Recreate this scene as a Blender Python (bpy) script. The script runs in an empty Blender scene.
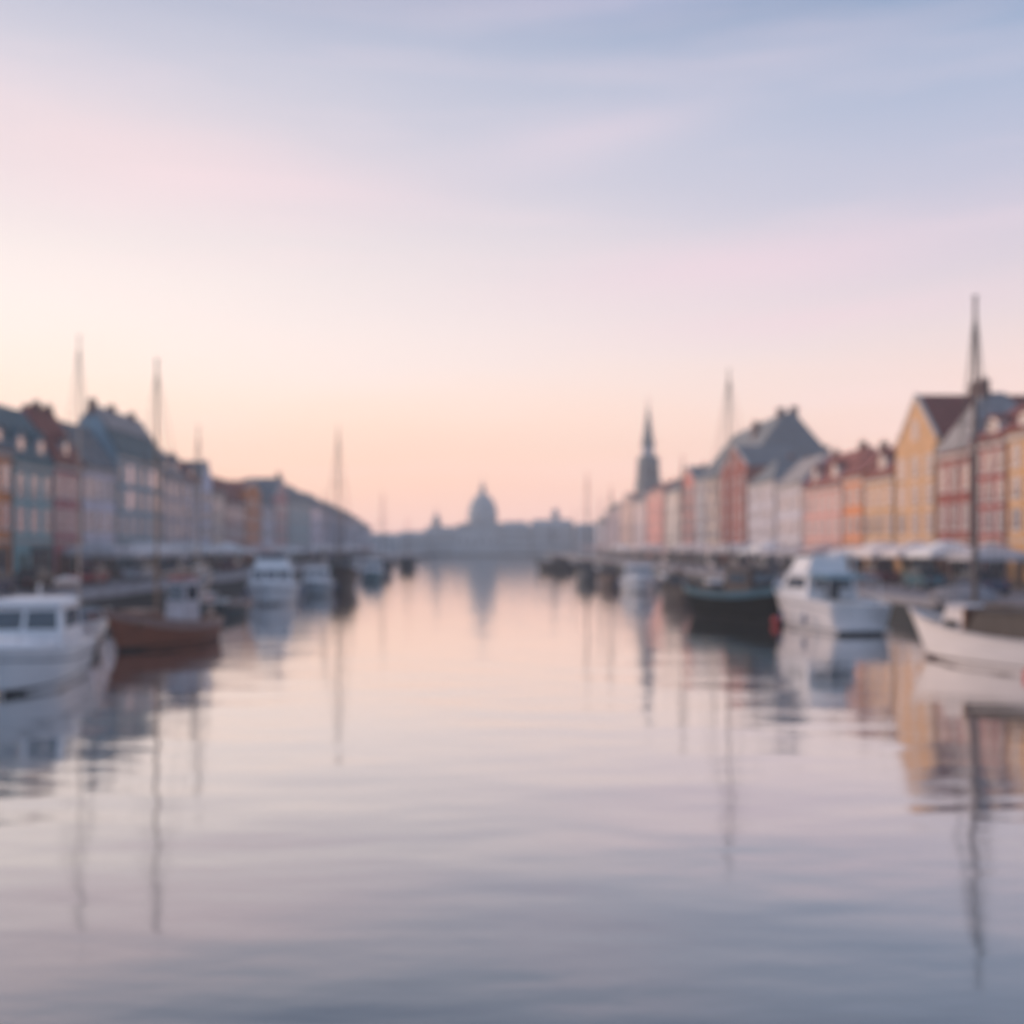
import bpy, math, random
from mathutils import Vector, Matrix
R = math.radians
random.seed(7)
scn = bpy.context.scene
COL = scn.collection

# ---------------------------------------------------------------- camera
H0 = 4.2                                   # eye height above the water
cam_d = bpy.data.cameras.new('camera')
cam = bpy.data.objects.new('camera', cam_d); COL.objects.link(cam)
cam.location = (0, 0, H0); cam.rotation_euler = (R(90), 0, 0)
cam_d.sensor_width = 36; cam_d.lens = 1100 / 1024 * 36
cam_d.shift_x = 22 / 1024; cam_d.shift_y = 34 / 1024
cam_d.clip_start = 0.1; cam_d.clip_end = 5000
cam_d.dof.use_dof = True                   # the photograph is focused just in front of the lens
cam_d.dof.focus_distance = 1.6
cam_d.dof.aperture_fstop = 2.35
scn.camera = cam

# ---------------------------------------------------------------- sky
def lin(c):
    return tuple(((v/255/12.92) if v/255 <= .04045 else ((v/255+.055)/1.055)**2.4) for v in c) + (1,)
w = bpy.data.worlds.new('World'); scn.world = w; w.use_nodes = True
nt = w.node_tree; N = nt.nodes; L = nt.links
for n in list(N): N.remove(n)
def node(t, **k):
    n = N.new(t)
    for a, b in k.items(): setattr(n, a, b)
    return n
out = node('ShaderNodeOutputWorld'); bg = node('ShaderNodeBackground'); L.new(bg.outputs[0], out.inputs[0])
tc = node('ShaderNodeTexCoord'); sep = node('ShaderNodeSeparateXYZ'); L.new(tc.outputs['Generated'], sep.inputs[0])
def wmath(op, a, b=None, c=None):
    n = node('ShaderNodeMath', operation=op)
    for i, v in enumerate((a, b, c)):
        if v is None: continue
        if isinstance(v, (int, float)): n.inputs[i].default_value = v
        else: L.new(v, n.inputs[i])
    return n.outputs[0]
X, Y, Z = sep.outputs
az = wmath('ARCTAN2', X, Y)                # azimuth from the view axis, radians
el = wmath('ARCSINE', Z)                   # elevation
warp = node('ShaderNodeTexNoise'); mpw = node('ShaderNodeMapping'); mpw.inputs['Scale'].default_value = (1.6, 1.6, 7)
L.new(tc.outputs['Generated'], mpw.inputs[0]); L.new(mpw.outputs[0], warp.inputs['Vector'])
warp.inputs['Scale'].default_value = 1.3; warp.inputs['Detail'].default_value = 4
wv = wmath('MULTIPLY_ADD', warp.outputs[0], .07, -.035)
elw = wmath('ADD', el, wv)
def ramp(fac, stops):
    r = node('ShaderNodeValToRGB'); cr = r.color_ramp; cr.interpolation = 'B_SPLINE'
    while len(cr.elements) > 1: cr.elements.remove(cr.elements[-1])
    for i, (p, c) in enumerate(stops):
        e = cr.elements[0] if i == 0 else cr.elements.new(p)
        e.position = p; e.color = lin(c)
    L.new(fac, r.inputs[0]); return r.outputs[0]
fz = wmath('DIVIDE', elw, R(60))            # 0..1 for 0..60 degrees
d = lambda a: a/60
LEFT = ramp(fz, [(0, (238,198,190)), (d(3), (255,201,164)), (d(6.5), (255,219,190)), (d(10), (247,232,224)),
                 (d(14), (236,223,218)), (d(18), (220,209,211)), (d(23), (196,193,205)), (d(27), (170,175,194)), (d(38), (124,136,168)), (1, (104,118,150))])
RIGHT = ramp(fz, [(0, (230,190,184)), (d(3), (241,196,180)), (d(6.5), (235,205,193)), (d(10), (218,202,203)),
                 (d(14), (199,190,202)), (d(18), (170,177,200)), (d(23), (143,163,191)), (d(27), (112,140,176)), (d(36), (56,94,128)), (1, (46,80,112))])
mr = node('ShaderNodeMapRange', interpolation_type='SMOOTHSTEP'); L.new(az, mr.inputs[0])
mr.inputs[1].default_value = -.55; mr.inputs[2].default_value = .62
mix = node('ShaderNodeMix', data_type='RGBA'); L.new(mr.outputs[0], mix.inputs[0]); L.new(LEFT, mix.inputs[6]); L.new(RIGHT, mix.inputs[7])
col = mix.outputs[2]
def cloud(col, a0, e0, sa, se, tilt, tint, amt):
    "a soft streak of cloud at azimuth a0, elevation e0 (degrees)"
    da = wmath('SUBTRACT', az, R(a0)); de = wmath('SUBTRACT', elw, R(e0))
    de = wmath('SUBTRACT', de, wmath('MULTIPLY', da, tilt))
    q = wmath('ADD', wmath('POWER', wmath('ABSOLUTE', wmath('DIVIDE', da, R(sa))), 2), wmath('POWER', wmath('ABSOLUTE', wmath('DIVIDE', de, R(se))), 2))
    g = wmath('MULTIPLY', wmath('EXPONENT', wmath('MULTIPLY', q, -1)), amt)
    m = node('ShaderNodeMix', data_type='RGBA'); L.new(g, m.inputs[0]); L.new(col, m.inputs[6]); m.inputs[7].default_value = lin(tint)
    return m.outputs[2]
col = cloud(col, -19, 18.7, 11, 2.0, -.04, (242,208,208), .36)
col = cloud(col, -9, 18.3, 8, 1.4, -.08, (234,206,212), .22)
col = cloud(col, 5.5, 20.3, 6, 1.1, .12, (230,206,214), .32)
col = cloud(col, 13, 14.0, 10, 1.4, .08, (228,200,210), .5)
col = cloud(col, 16, 11.4, 9, .9, .05, (228,200,208), .4)
col = cloud(col, 10, 27.5, 9, 1.2, .1, (200,192,216), .35)
streak = node('ShaderNodeTexNoise'); mps = node('ShaderNodeMapping'); mps.inputs['Scale'].default_value = (1, 1, 9)
L.new(tc.outputs['Generated'], mps.inputs[0]); L.new(mps.outputs[0], streak.inputs['Vector'])
streak.inputs['Scale'].default_value = 2.6; streak.inputs['Detail'].default_value = 5
sm = wmath('MULTIPLY', wmath('MAXIMUM', wmath('SUBTRACT', streak.outputs[0], .5), 0), .9)
m = node('ShaderNodeMix', data_type='RGBA'); L.new(sm, m.inputs[0]); L.new(col, m.inputs[6]); m.inputs[7].default_value = lin((244,214,218)); col = m.outputs[2]
# the sky behind the photographer: dull blue-grey
mb = node('ShaderNodeMapRange', interpolation_type='SMOOTHSTEP'); L.new(Y, mb.inputs[0]); mb.inputs[1].default_value = .35; mb.inputs[2].default_value = -.5
m = node('ShaderNodeMix', data_type='RGBA'); L.new(mb.outputs[0], m.inputs[0]); L.new(col, m.inputs[6]); m.inputs[7].default_value = lin((140,160,190)); col = m.outputs[2]
L.new(col, bg.inputs[0])
gq = wmath('EXPONENT', wmath('MULTIPLY', wmath('POWER', wmath('ABSOLUTE', wmath('DIVIDE', el, R(9))), 2), -1))
L.new(wmath('MULTIPLY_ADD', gq, .22, 1.2), bg.inputs[1])

sun_d = bpy.data.lights.new('sun', 'SUN'); sun = bpy.data.objects.new('sun', sun_d); COL.objects.link(sun)
sun_d.energy = 3.0; sun_d.angle = R(24); sun_d.color = (1, .72, .55)
sd = Vector((-math.cos(R(14))*math.sin(R(62)), math.cos(R(14))*math.cos(R(62)), math.sin(R(14))))
sun.rotation_euler = sd.to_track_quat('Z', 'Y').to_euler(); sun.location = (-60, 30, 60)
scn.view_settings.view_transform = 'Standard'; scn.view_settings.look = 'None'
scn.view_settings.exposure = 0.08; scn.view_settings.gamma = 1
scn.cycles.max_bounces = 6; scn.cycles.volume_bounces = 1; scn.cycles.glossy_bounces = 4; scn.cycles.diffuse_bounces = 2
scn.cycles.use_denoising = True

# ---------------------------------------------------------------- materials
MATS = {}
def mat(name, c, rough=.7, metal=0, ior=1.45, var=.18, scale=1.5, bump=0, emit=None, es=1.0, stretch=(1,1,1)):
    if name in MATS: return MATS[name]
    m = bpy.data.materials.new(name); m.use_nodes = True; t = m.node_tree; b = t.nodes['Principled BSDF']
    b.inputs['Roughness'].default_value = rough; b.inputs['Metallic'].default_value = metal; b.inputs['IOR'].default_value = ior
    tcn = t.nodes.new('ShaderNodeTexCoord'); mp = t.nodes.new('ShaderNodeMapping'); mp.inputs['Scale'].default_value = stretch
    t.links.new(tcn.outputs['Object'], mp.inputs[0])
    ns = t.nodes.new('ShaderNodeTexNoise'); ns.inputs['Scale'].default_value = scale; ns.inputs['Detail'].default_value = 5
    t.links.new(mp.outputs[0], ns.inputs['Vector'])
    rp = t.nodes.new('ShaderNodeValToRGB'); e = rp.color_ramp.elements
    e[0].position = .3; e[1].position = .7
    e[0].color = tuple(v*(1-var) for v in c[:3]) + (1,); e[1].color = tuple(min(1, v*(1+var)) for v in c[:3]) + (1,)
    t.links.new(ns.outputs[0], rp.inputs[0]); t.links.new(rp.outputs[0], b.inputs['Base Color'])
    if bump:
        bp = t.nodes.new('ShaderNodeBump'); bp.inputs['Strength'].default_value = bump; bp.inputs['Distance'].default_value = .05
        t.links.new(ns.outputs[0], bp.inputs['Height']); t.links.new(bp.outputs[0], b.inputs['Normal'])
    if emit: b.inputs['Emission Color'].default_value = tuple(emit[:3]) + (1,); b.inputs['Emission Strength'].default_value = es
    MATS[name] = m; return m
def tiled(name, c, cy=.28):
    "roof tiles or slates: courses of blocks with a slight colour change from block to block"
    if name in MATS: return MATS[name]
    m = bpy.data.materials.new(name); m.use_nodes = True; t = m.node_tree; b = t.nodes['Principled BSDF']
    b.inputs['Roughness'].default_value = .75
    tcn = t.nodes.new('ShaderNodeTexCoord'); sp = t.nodes.new('ShaderNodeSeparateXYZ'); cb = t.nodes.new('ShaderNodeCombineXYZ')
    t.links.new(tcn.outputs['Object'], sp.inputs[0])
    ad = t.nodes.new('ShaderNodeMath'); ad.operation = 'ADD'; t.links.new(sp.outputs[0], ad.inputs[0]); t.links.new(sp.outputs[1], ad.inputs[1])
    t.links.new(ad.outputs[0], cb.inputs[0]); t.links.new(sp.outputs[2], cb.inputs[1])
    br = t.nodes.new('ShaderNodeTexBrick'); t.links.new(cb.outputs[0], br.inputs['Vector']); br.inputs['Scale'].default_value = 1
    br.inputs['Brick Width'].default_value = .3; br.inputs['Row Height'].default_value = cy; br.inputs['Mortar Size'].default_value = .015
    br.inputs['Color1'].default_value = tuple(v*.8 for v in c)+(1,); br.inputs['Color2'].default_value = tuple(v*1.25 for v in c)+(1,); br.inputs['Mortar'].default_value = tuple(v*.5 for v in c)+(1,)
    ns = t.nodes.new('ShaderNodeTexNoise'); ns.inputs['Scale'].default_value = .6; ns.inputs['Detail'].default_value = 6
    t.links.new(tcn.outputs['Object'], ns.inputs['Vector'])
    mx = t.nodes.new('ShaderNodeMix'); mx.data_type = 'RGBA'; mx.blend_type = 'MULTIPLY'; mx.inputs[0].default_value = .35
    t.links.new(br.outputs[0], mx.inputs[6]); t.links.new(ns.outputs[0], mx.inputs[7]); t.links.new(mx.outputs[2], b.inputs['Base Color'])
    bp = t.nodes.new('ShaderNodeBump'); bp.inputs['Strength'].default_value = .5; bp.inputs['Distance'].default_value = .02
    t.links.new(br.outputs['Fac'], bp.inputs['Height']); bp.invert = True; t.links.new(bp.outputs[0], b.inputs['Normal'])
    MATS[name] = m; return m
WHITE = mat('white_paint', (.84,.83,.84), .45, var=.06)
FRAME = mat('window_paint', (.66,.62,.60), .5, var=.05)
GLASS = mat('window_glass', (.52,.43,.40), .08, metal=.65, ior=2.0, var=.3, scale=.5)
BLIND = mat('blind_glass', (.72,.56,.50), .12, metal=.5, ior=2.0, var=.25, scale=.7)
SKYGLOW = mat('sky_glow_pane', (.5,.4,.36), .2, emit=(.62,.36,.33), es=.75)  # emission paints in the sky mirrored by a few panes, no lamp inside
SHOPG = mat('shop_glass', (.035,.04,.05), .08, ior=1.7)
DARKM = mat('dark_metal', (.06,.065,.07), .5)
CHIM = mat('chimney_brick', (.16,.09,.08), .85, scale=6)
MAST = mat('mast_wood', (.13,.10,.09), .5, scale=3, stretch=(1,1,.2))
MASTL = mat('pale_mast', (.48,.36,.28), .5, scale=3, stretch=(1,1,.2))
CANVAS = mat('canvas', (.80,.73,.71), .85, var=.08, scale=3)
BGLASS = mat('boat_glass', (.03,.05,.07), .06, ior=1.9, var=.2)
RUBBER = mat('rubber', (.02,.02,.022), .8)
ROPE = mat('rope', (.3,.27,.22), .9)
DWOOD = mat('dark_wood', (.06,.04,.035), .6, scale=4, stretch=(1,1,4))
BWOOD = mat('varnished_wood', (.17,.075,.045), .35, scale=4, stretch=(6,.6,6))
DECK = mat('deck_planks', (.34,.28,.23), .7, scale=4, stretch=(8,.5,1))
SLATE = tiled('slate_roof', (.18,.21,.24)); GREYR = tiled('grey_roof', (.36,.345,.355)); TEALR = tiled('teal_roof', (.10,.18,.21))
REDR = tiled('red_tile_roof', (.26,.07,.055)); BROWNR = tiled('brown_tile_roof', (.27,.075,.06))
ROOFS = dict(slate=SLATE, grey=GREYR, teal=TEALR, red=REDR, brown=BROWNR)

# ---------------------------------------------------------------- mesh helper
class MB:
    def __init__(s): s.v = []; s.f = []; s.sm = []
    def add(s, vs, fs, smooth=False):
        o = len(s.v); s.v += [tuple(v) for v in vs]; s.f += [tuple(i+o for i in f) for f in fs]; s.sm += [smooth]*len(fs); return s
    def box(s, x0, y0, z0, x1, y1, z1):
        return s.add([(x0,y0,z0),(x1,y0,z0),(x1,y1,z0),(x0,y1,z0),(x0,y0,z1),(x1,y0,z1),(x1,y1,z1),(x0,y1,z1)],
                     [(3,2,1,0),(4,5,6,7),(0,1,5,4),(1,2,6,5),(2,3,7,6),(3,0,4,7)])
    def taper(s, cx, cy, z0, z1, a0, b0, a1, b1, dx=0, dy=0):
        vs = [(cx+sx*a0, cy+sy*b0, z0) for sx, sy in ((-1,-1),(1,-1),(1,1),(-1,1))] + [(cx+dx+sx*a1, cy+dy+sy*b1, z1) for sx, sy in ((-1,-1),(1,-1),(1,1),(-1,1))]
        return s.add(vs, [(3,2,1,0),(4,5,6,7),(0,1,5,4),(1,2,6,5),(2,3,7,6),(3,0,4,7)])
    def prism(s, prof, axis, a, b):
        "prof: 2D polygon; axis 'y': (x,z) along y; 'x': (y,z) along x"
        n = len(prof)
        mk = (lambda p, t: (p[0], t, p[1])) if axis == 'y' else (lambda p, t: (t, p[0], p[1]))
        vs = [mk(p, a) for p in prof] + [mk(p, b) for p in prof]
        fs = [tuple(range(n)), tuple(range(2*n-1, n-1, -1))] + [(i, i+n, (i+1) % n+n, (i+1) % n) for i in range(n)]
        return s.add(vs, fs)
    def tube(s, pts, rad, n=8, smooth=True):
        pts = [Vector(p) for p in pts]; rad = rad if isinstance(rad, (list, tuple)) else [rad]*len(pts)
        vs = []
        for i, p in enumerate(pts):
            t = (pts[min(i+1, len(pts)-1)] - pts[max(i-1, 0)]).normalized()
            u = t.cross(Vector((0,0,1))) if abs(t.z) < .9 else t.cross(Vector((1,0,0)))
            u.normalize(); v = t.cross(u)
            vs += [p + rad[i]*(u*math.cos(k*2*math.pi/n) + v*math.sin(k*2*math.pi/n)) for k in range(n)]
        fs = [(i*n+k, i*n+(k+1) % n, (i+1)*n+(k+1) % n, (i+1)*n+k) for i in range(len(pts)-1) for k in range(n)]
        s.add(vs, fs, smooth); o = len(vs)
        return s.add(vs[:n], [tuple(range(n-1, -1, -1))]).add(vs[-n:], [tuple(range(n))])
    def lathe(s, prof, cx=0, cy=0, n=20, smooth=True):
        vs = [(cx+r*math.cos(k*2*math.pi/n), cy+r*math.sin(k*2*math.pi/n), z) for r, z in prof for k in range(n)]
        fs = [(i*n+k, i*n+(k+1) % n, (i+1)*n+(k+1) % n, (i+1)*n+k) for i in range(len(prof)-1) for k in range(n)]
        return s.add(vs, fs, smooth)
    def mesh(s, name, material):
        m = bpy.data.meshes.new(name); m.from_pydata(s.v, [], s.f)
        m.polygons.foreach_set('use_smooth', s.sm); m.materials.append(material); m.validate(); m.update()
        import bmesh
        b = bmesh.new(); b.from_mesh(m); bmesh.ops.recalc_face_normals(b, faces=b.faces); b.to_mesh(m); b.free()
        return m
    def build(s, name, material, parent=None, bevel=0):
        o = bpy.data.objects.new(name, s.mesh(name, material)); COL.objects.link(o)
        if parent: o.parent = parent
        if bevel:
            bv = o.modifiers.new('bevel', 'BEVEL'); bv.width = bevel; bv.segments = 2; bv.limit_method = 'ANGLE'
        return o
def thing(name, label, cat, loc=(0,0,0), rz=0, group=None):
    o = bpy.data.objects.new(name, None); COL.objects.link(o); o.location = loc; o.rotation_euler = (0, 0, rz); o.empty_display_size = .3
    o['label'] = label; o['category'] = cat
    if group: o['group'] = group
    return o
def inst(name, me, parent, loc=(0,0,0), rz=0):
    o = bpy.data.objects.new(name, me); COL.objects.link(o); o.parent = parent; o.location = loc; o.rotation_euler = (0, 0, rz); return o
def copy_thing(src, label, loc, rz=None):
    r = src.copy(); COL.objects.link(r); r.location = loc; r['label'] = label
    if rz is not None: r.rotation_euler = (0, 0, rz)
    def kids(a, b):
        for ch in list(a.children):
            c = ch.copy(); COL.objects.link(c); c.parent = b; kids(ch, c)
    kids(src, r); return r
def structure(o, kind='structure'): o['kind'] = kind; return o

# ---------------------------------------------------------------- water, quays, haze
GZ = 1.3
wm = bpy.data.materials.new('canal_water'); wm.use_nodes = True; t = wm.node_tree
for n in list(t.nodes): t.nodes.remove(n)
mo = t.nodes.new('ShaderNodeOutputMaterial'); mxs = t.nodes.new('ShaderNodeMixShader'); gl = t.nodes.new('ShaderNodeBsdfGlossy'); df = t.nodes.new('ShaderNodeBsdfDiffuse')
df.inputs[0].default_value = (.008,.060,.095,1); gl.inputs['Roughness'].default_value = .07; gl.inputs['Color'].default_value = (.98,.965,.96,1)
tcn = t.nodes.new('ShaderNodeTexCoord')
def wav(scale, stretch, det, dist, strength, prev=None, rot=0):
    mp = t.nodes.new('ShaderNodeMapping'); mp.inputs['Scale'].default_value = stretch; mp.inputs['Rotation'].default_value = (0, 0, rot)
    t.links.new(tcn.outputs['Object'], mp.inputs[0])
    n = t.nodes.new('ShaderNodeTexNoise'); n.inputs['Scale'].default_value = scale; n.inputs['Detail'].default_value = det; n.inputs['Roughness'].default_value = .45
    t.links.new(mp.outputs[0], n.inputs['Vector'])
    b = t.nodes.new('ShaderNodeBump'); b.inputs['Strength'].default_value = strength; b.inputs['Distance'].default_value = dist
    t.links.new(n.outputs[0], b.inputs['Height'])
    if prev: t.links.new(prev.outputs[0], b.inputs['Normal'])
    return b
b1 = wav(.22, (1, 2.2, 1), 2, .07, .6, rot=.1)
b2 = wav(.9, (.8, 2.4, 1), 2, .008, .55, b1, -.12)
b3 = wav(3.2, (.8, 2.0, 1), 2, .003, .5, b2, .2)
fr = t.nodes.new('ShaderNodeLayerWeight'); fr.inputs['Blend'].default_value = .5
pw = t.nodes.new('ShaderNodeMath'); pw.operation = 'MULTIPLY_ADD'; pw.inputs[1].default_value = 2.2; pw.inputs[2].default_value = -1.03; t.links.new(fr.outputs['Facing'], pw.inputs[0])
cl = t.nodes.new('ShaderNodeClamp'); cl.inputs['Min'].default_value = .1; cl.inputs['Max'].default_value = .97; t.links.new(pw.outputs[0], cl.inputs[0])
for b in (gl, df, fr): t.links.new(b3.outputs[0], b.inputs['Normal'])
t.links.new(cl.outputs[0], mxs.inputs[0]); t.links.new(df.outputs[0], mxs.inputs[1]); t.links.new(gl.outputs[0], mxs.inputs[2]); t.links.new(mxs.outputs[0], mo.inputs[0])
structure(MB().add([(-165,-62,0),(165,-62,0),(165,565,0),(-165,565,0)], [(0,1,2,3)]).build('water', wm))

QL, QR, YE = -24, 23, 458                     # quay edges and the far shore
PAV = mat('quay_cobbles', (.20,.185,.20), .7, scale=2.5, bump=.3); STONE = mat('granite_coping', (.36,.34,.36), .6, scale=5)
QW = mat('quay_wall_stone', (.035,.04,.042), .8, scale=2, bump=.4)
def quay(x0, x1, name):
    structure(MB().box(min(x0,x1), -60, -1, max(x0,x1), YE, GZ).build(name + '_pavement', PAV))
    s = 1 if x1 > x0 else -1
    a, b = sorted((x0 - s*.08, x0 + s*.75))
    structure(MB().box(a, -60, GZ-.32, b, YE, GZ+.06).build(name + '_coping', STONE))
    a, b = sorted((x0 - s*.03, x0 + s*.2))
    structure(MB().box(a, -60, -.9, b, YE, GZ-.325).build(name + '_wall', QW))
quay(QR, 160, 'right_quay'); quay(QL, -160, 'left_quay')
structure(MB().box(-160, YE+.01, -1, 160, 560, 1.0).build('far_shore', mat('far_ground', (.10,.11,.12), .9)))

hz = bpy.data.materials.new('haze'); hz.use_nodes = True; t = hz.node_tree
for n in list(t.nodes): t.nodes.remove(n)
mo = t.nodes.new('ShaderNodeOutputMaterial'); pv = t.nodes.new('ShaderNodeVolumePrincipled'); t.links.new(pv.outputs[0], mo.inputs['Volume'])
pv.inputs['Color'].default_value = (.94,.95,.95,1); pv.inputs['Density'].default_value = .0009; pv.inputs['Anisotropy'].default_value = .0
structure(MB().box(-168, -70, -2, 168, 575, 57).build('haze', hz), 'stuff')

# ---------------------------------------------------------------- houses
WC = {}
def win_meshes(ww, wh, kind):
    k = (ww, wh, kind)
    if k not in WC:
        g = {'g': GLASS, 'b': BLIND, 'l': SKYGLOW}[kind]
        p = MB().box(-.03, 0, 0, -.005, ww, wh).mesh('window_pane', g)
        f = MB(); t_ = .09
        for (y0, z0, y1, z1) in ((-t_, -t_, ww+t_, 0), (-t_, wh, ww+t_, wh+t_), (-t_, 0, 0, wh), (ww, 0, ww+t_, wh), (ww/2-.04, 0, ww/2+.04, wh), (0, wh*.62-.035, ww/2-.04, wh*.62+.035), (ww/2+.04, wh*.62-.035, ww, wh*.62+.035)):
            f.box(-.07, y0, z0, -.002, y1, z1)
        f.box(-.14, -.14, -.17, -.002, ww+.14, -t_-.002)
        WC[k] = (p, f.mesh('window_frame', FRAME))
    return WC[k]
def add_window(parent, x, y, z, ww=1.15, wh=1.65, kind='g', frame=True, rz=0):
    p, f = win_meshes(ww, wh, kind)
    o = inst('window', p, parent, (x, y, z), rz)
    if frame: inst('window_frame', f, o)
    return o

HOUSES = {}
def house(side, p_far, p_near, ey, ry, wall, roof, typ, label, dep=8, sh=5.0, chim=(), dorm=0, blind=.25, lit=(), fx=36, frame=None, awn=None, cols=None, wt=None, key=None):
    """p_far/p_near: where its facade ends read in the photo; turned into metres along the quay on the facade line"""
    o1, o2 = sorted((abs(p_far-490), abs(p_near-490)))
    yn, yf = 1100*fx/o2, 1100*fx/o1
    wd = yf - yn - .02
    s = (o1+o2)/2/fx
    ze = H0 + (546-ey)/s - GZ; zr = H0 + (546-ry)/s - GZ
    if side == 'R': t_ = thing('house', label, 'house', (fx, yn+.01, GZ), 0, 'houses along the quays')
    else: t_ = thing('house', label, 'house', (-fx, yf-.01, GZ), math.pi, 'houses along the quays')
    near_lo = side == 'R'                       # does local y=0 face the camera?
    wm_ = mat('facade_' + '_'.join(str(round(c*100)) for c in wall), wall, .85, var=.12, scale=.7, bump=.1)
    rm = ROOFS[roof]
    ov = .3
    if typ == 'par':
        sl = (zr-ze)/(dep/2)
        MB().prism([(0,0),(0,ze),(dep/2,zr-.25),(dep,ze),(dep,0)], 'y', 0, wd).build('wall', wm_, t_)
        ro = MB().prism([(-ov,ze-ov*sl*.3),(dep/2,zr),(dep+ov,ze-ov*sl*.3),(dep+ov,ze-ov*sl*.3-.18),(dep/2,zr-.24),(-ov,ze-ov*sl*.3-.18)], 'y', -.0, wd).build('roof', rm, t_)
        rx = dep/2; ridge = lambda f: (rx, f*wd, zr)
    elif typ == 'man':
        b = min(1.1, dep*.2); zm = ze + (zr-ze)*.5
        MB().prism([(0,0),(0,ze),(b+.1,zm-.1),(dep/2,zr-.3),(dep-b-.1,zm-.1),(dep,ze),(dep,0)], 'y', 0, wd).build('wall', wm_, t_)
        MB().prism([(-.25,ze-.1),(b,zm),(b+.25,zm),(.05,ze-.1)], 'y', 0, wd).build('mansard_slope', TEALR, t_)
        ro = MB().prism([(b-.15,zm+.02),(dep/2,zr),(dep-b+.15,zm+.02),(dep-b-.1,zm+.0),(dep/2,zr-.3),(b+.1,zm+.0)], 'y', 0, wd).build('roof', rm, t_)
        rx = dep/2; ridge = lambda f: (rx, f*wd, zr)
    elif typ == 'gab':
        MB().prism([(0,0),(0,ze),(wd/2,zr),(wd,ze),(wd,0)], 'x', 0, dep).build('wall', wm_, t_)
        ro = MB().prism([(-.0,ze+.0),(wd/2,zr+.12),(wd,ze+.0),(wd,ze+.25),(wd/2,zr+.38),(0,ze+.25)], 'x', .25, dep+.2).build('roof', rm, t_)
        MB().prism([(0,ze+.05),(wd/2,zr+.05),(wd,ze+.05),(wd,ze+.32),(wd/2,zr+.5),(0,ze+.32)], 'x', -.08, .24).build('gable_coping', mat('coping_plaster', (.5,.45,.42), .8), t_)
        ridge = lambda f: (dep*f, wd/2, zr+.3)
    elif typ == 'hip':
        MB().box(0, 0, 0, dep, wd, ze).build('wall', wm_, t_)
        h = min(dep*.35, 2.2)
        vs = [(-ov,0,ze),(dep+ov,0,ze),(dep+ov,wd,ze),(-ov,wd,ze),(h,wd/2,zr),(dep-h,wd/2,zr),(-ov,0,ze-.15),(dep+ov,0,ze-.15),(dep+ov,wd,ze-.15),(-ov,wd,ze-.15)]
        ro = MB().add(vs, [(0,1,5,4),(1,2,5),(2,3,4,5),(3,0,4),(0,6,7,1),(1,7,8,2),(2,8,9,3),(3,9,6,0),(6,9,8,7)]).build('roof', rm, t_)
        ridge = lambda f: (h+(dep-2*h)*f, wd/2, zr)
    # cornice and ground-floor shopfront
    if typ != 'gab': MB().box(-.22, .02, ze-.75, -.002, wd-.02, ze-.42).build('cornice', mat('coping_plaster', (.5,.45,.42), .8), t_)
    MB().box(-.10, .02, 3.15, -.002, wd-.02, 3.38).build('string_course', mat('coping_plaster', (.5,.45,.42), .8), t_)
    MB().box(-.05, .02, .0, -.002, wd-.02, .55).build('plinth', DARKM, t_)
    sf = MB().box(-.045, wd*.08, .6, -.003, wd*.58, 2.75).build('shop_window', SHOPG, t_)
    if s > 4:
        f_ = MB(); f_.box(-.09, wd*.08-.1, .56, -.046, wd*.08, 2.85); f_.box(-.09, wd*.58, .56, -.046, wd*.58+.1, 2.85); f_.box(-.09, wd*.08, 2.75, -.046, wd*.58, 2.85); f_.box(-.09, wd*.33-.04, .6, -.046, wd*.33+.04, 2.75)
        f_.build('shop_frame', FRAME if random.random() < .4 else DARKM, sf)
    dr = MB().box(-.12, wd*.7, .02, -.052, wd*.7+1.1, 2.3).build('door', random.choice([DWOOD, DARKM, mat('green_door', (.04,.09,.08), .5)]), t_)
    if s > 6: MB().box(-.16, wd*.7+.12, 1.0, -.121, wd*.7+.2, 1.2).build('door_handle', mat('brass', (.5,.35,.15), .3, metal=1), dr)
    MB().tube([(-.1,.16,.1),(-.1,.16,ze-.35)], .06, 6).build('downpipe', DARKM, t_)
    # windows
    fr_ = (s > 5.2) if frame is None else frame
    rows = max(2, round((ze-3.6)/2.75)); rh = (ze-3.7-.7)/rows
    nc = cols or max(3, min(6, round(wd/2.3)))
    ww, wh = (1.25 if wd/nc > 2.1 else 1.0), min(1.75, rh-.7)
    if wt: ww, wh = wt
    ww = round(ww*4)/4; wh = round(wh*5)/5
    k = 0
    for r in range(rows):
        z = 3.75 + r*rh + (rh-wh)/2 - .1
        for c in range(nc):
            y = wd*(c+.5)/nc - ww/2
            kind = 'b' if random.random() < blind else 'g'
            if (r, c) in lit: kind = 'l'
            add_window(t_, 0, y, z, ww, wh, kind, fr_)
    if typ == 'gab' and zr-ze > 2.8:
        add_window(t_, 0, wd/2-.5, ze+.5, 1.0, 1.4, 'b', fr_)
    # dormers
    for i in range(dorm):
        cy = wd*(i+.5)/dorm
        dz = ze+.15; dh = min(2.2, (zr-ze)*.55)
        dm = MB().prism([(cy-.85,dz),(cy-.85,dz+dh*.75),(cy,dz+dh),(cy+.85,dz+dh*.75),(cy+.85,dz)], 'x', .25, min(dep*.45, 2.6)).build('dormer', FRAME if side == 'R' else mat('dormer_lead', (.26,.30,.34), .7), t_)
        MB().prism([(cy-1.0,dz+dh*.72),(cy,dz+dh+.04),(cy+1.0,dz+dh*.72),(cy+1.0,dz+dh*.72+.12),(cy,dz+dh+.2),(cy-1.0,dz+dh*.72+.12)], 'x', .1, min(dep*.45, 2.6)+.05).build('dormer_roof', rm, dm)
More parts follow.
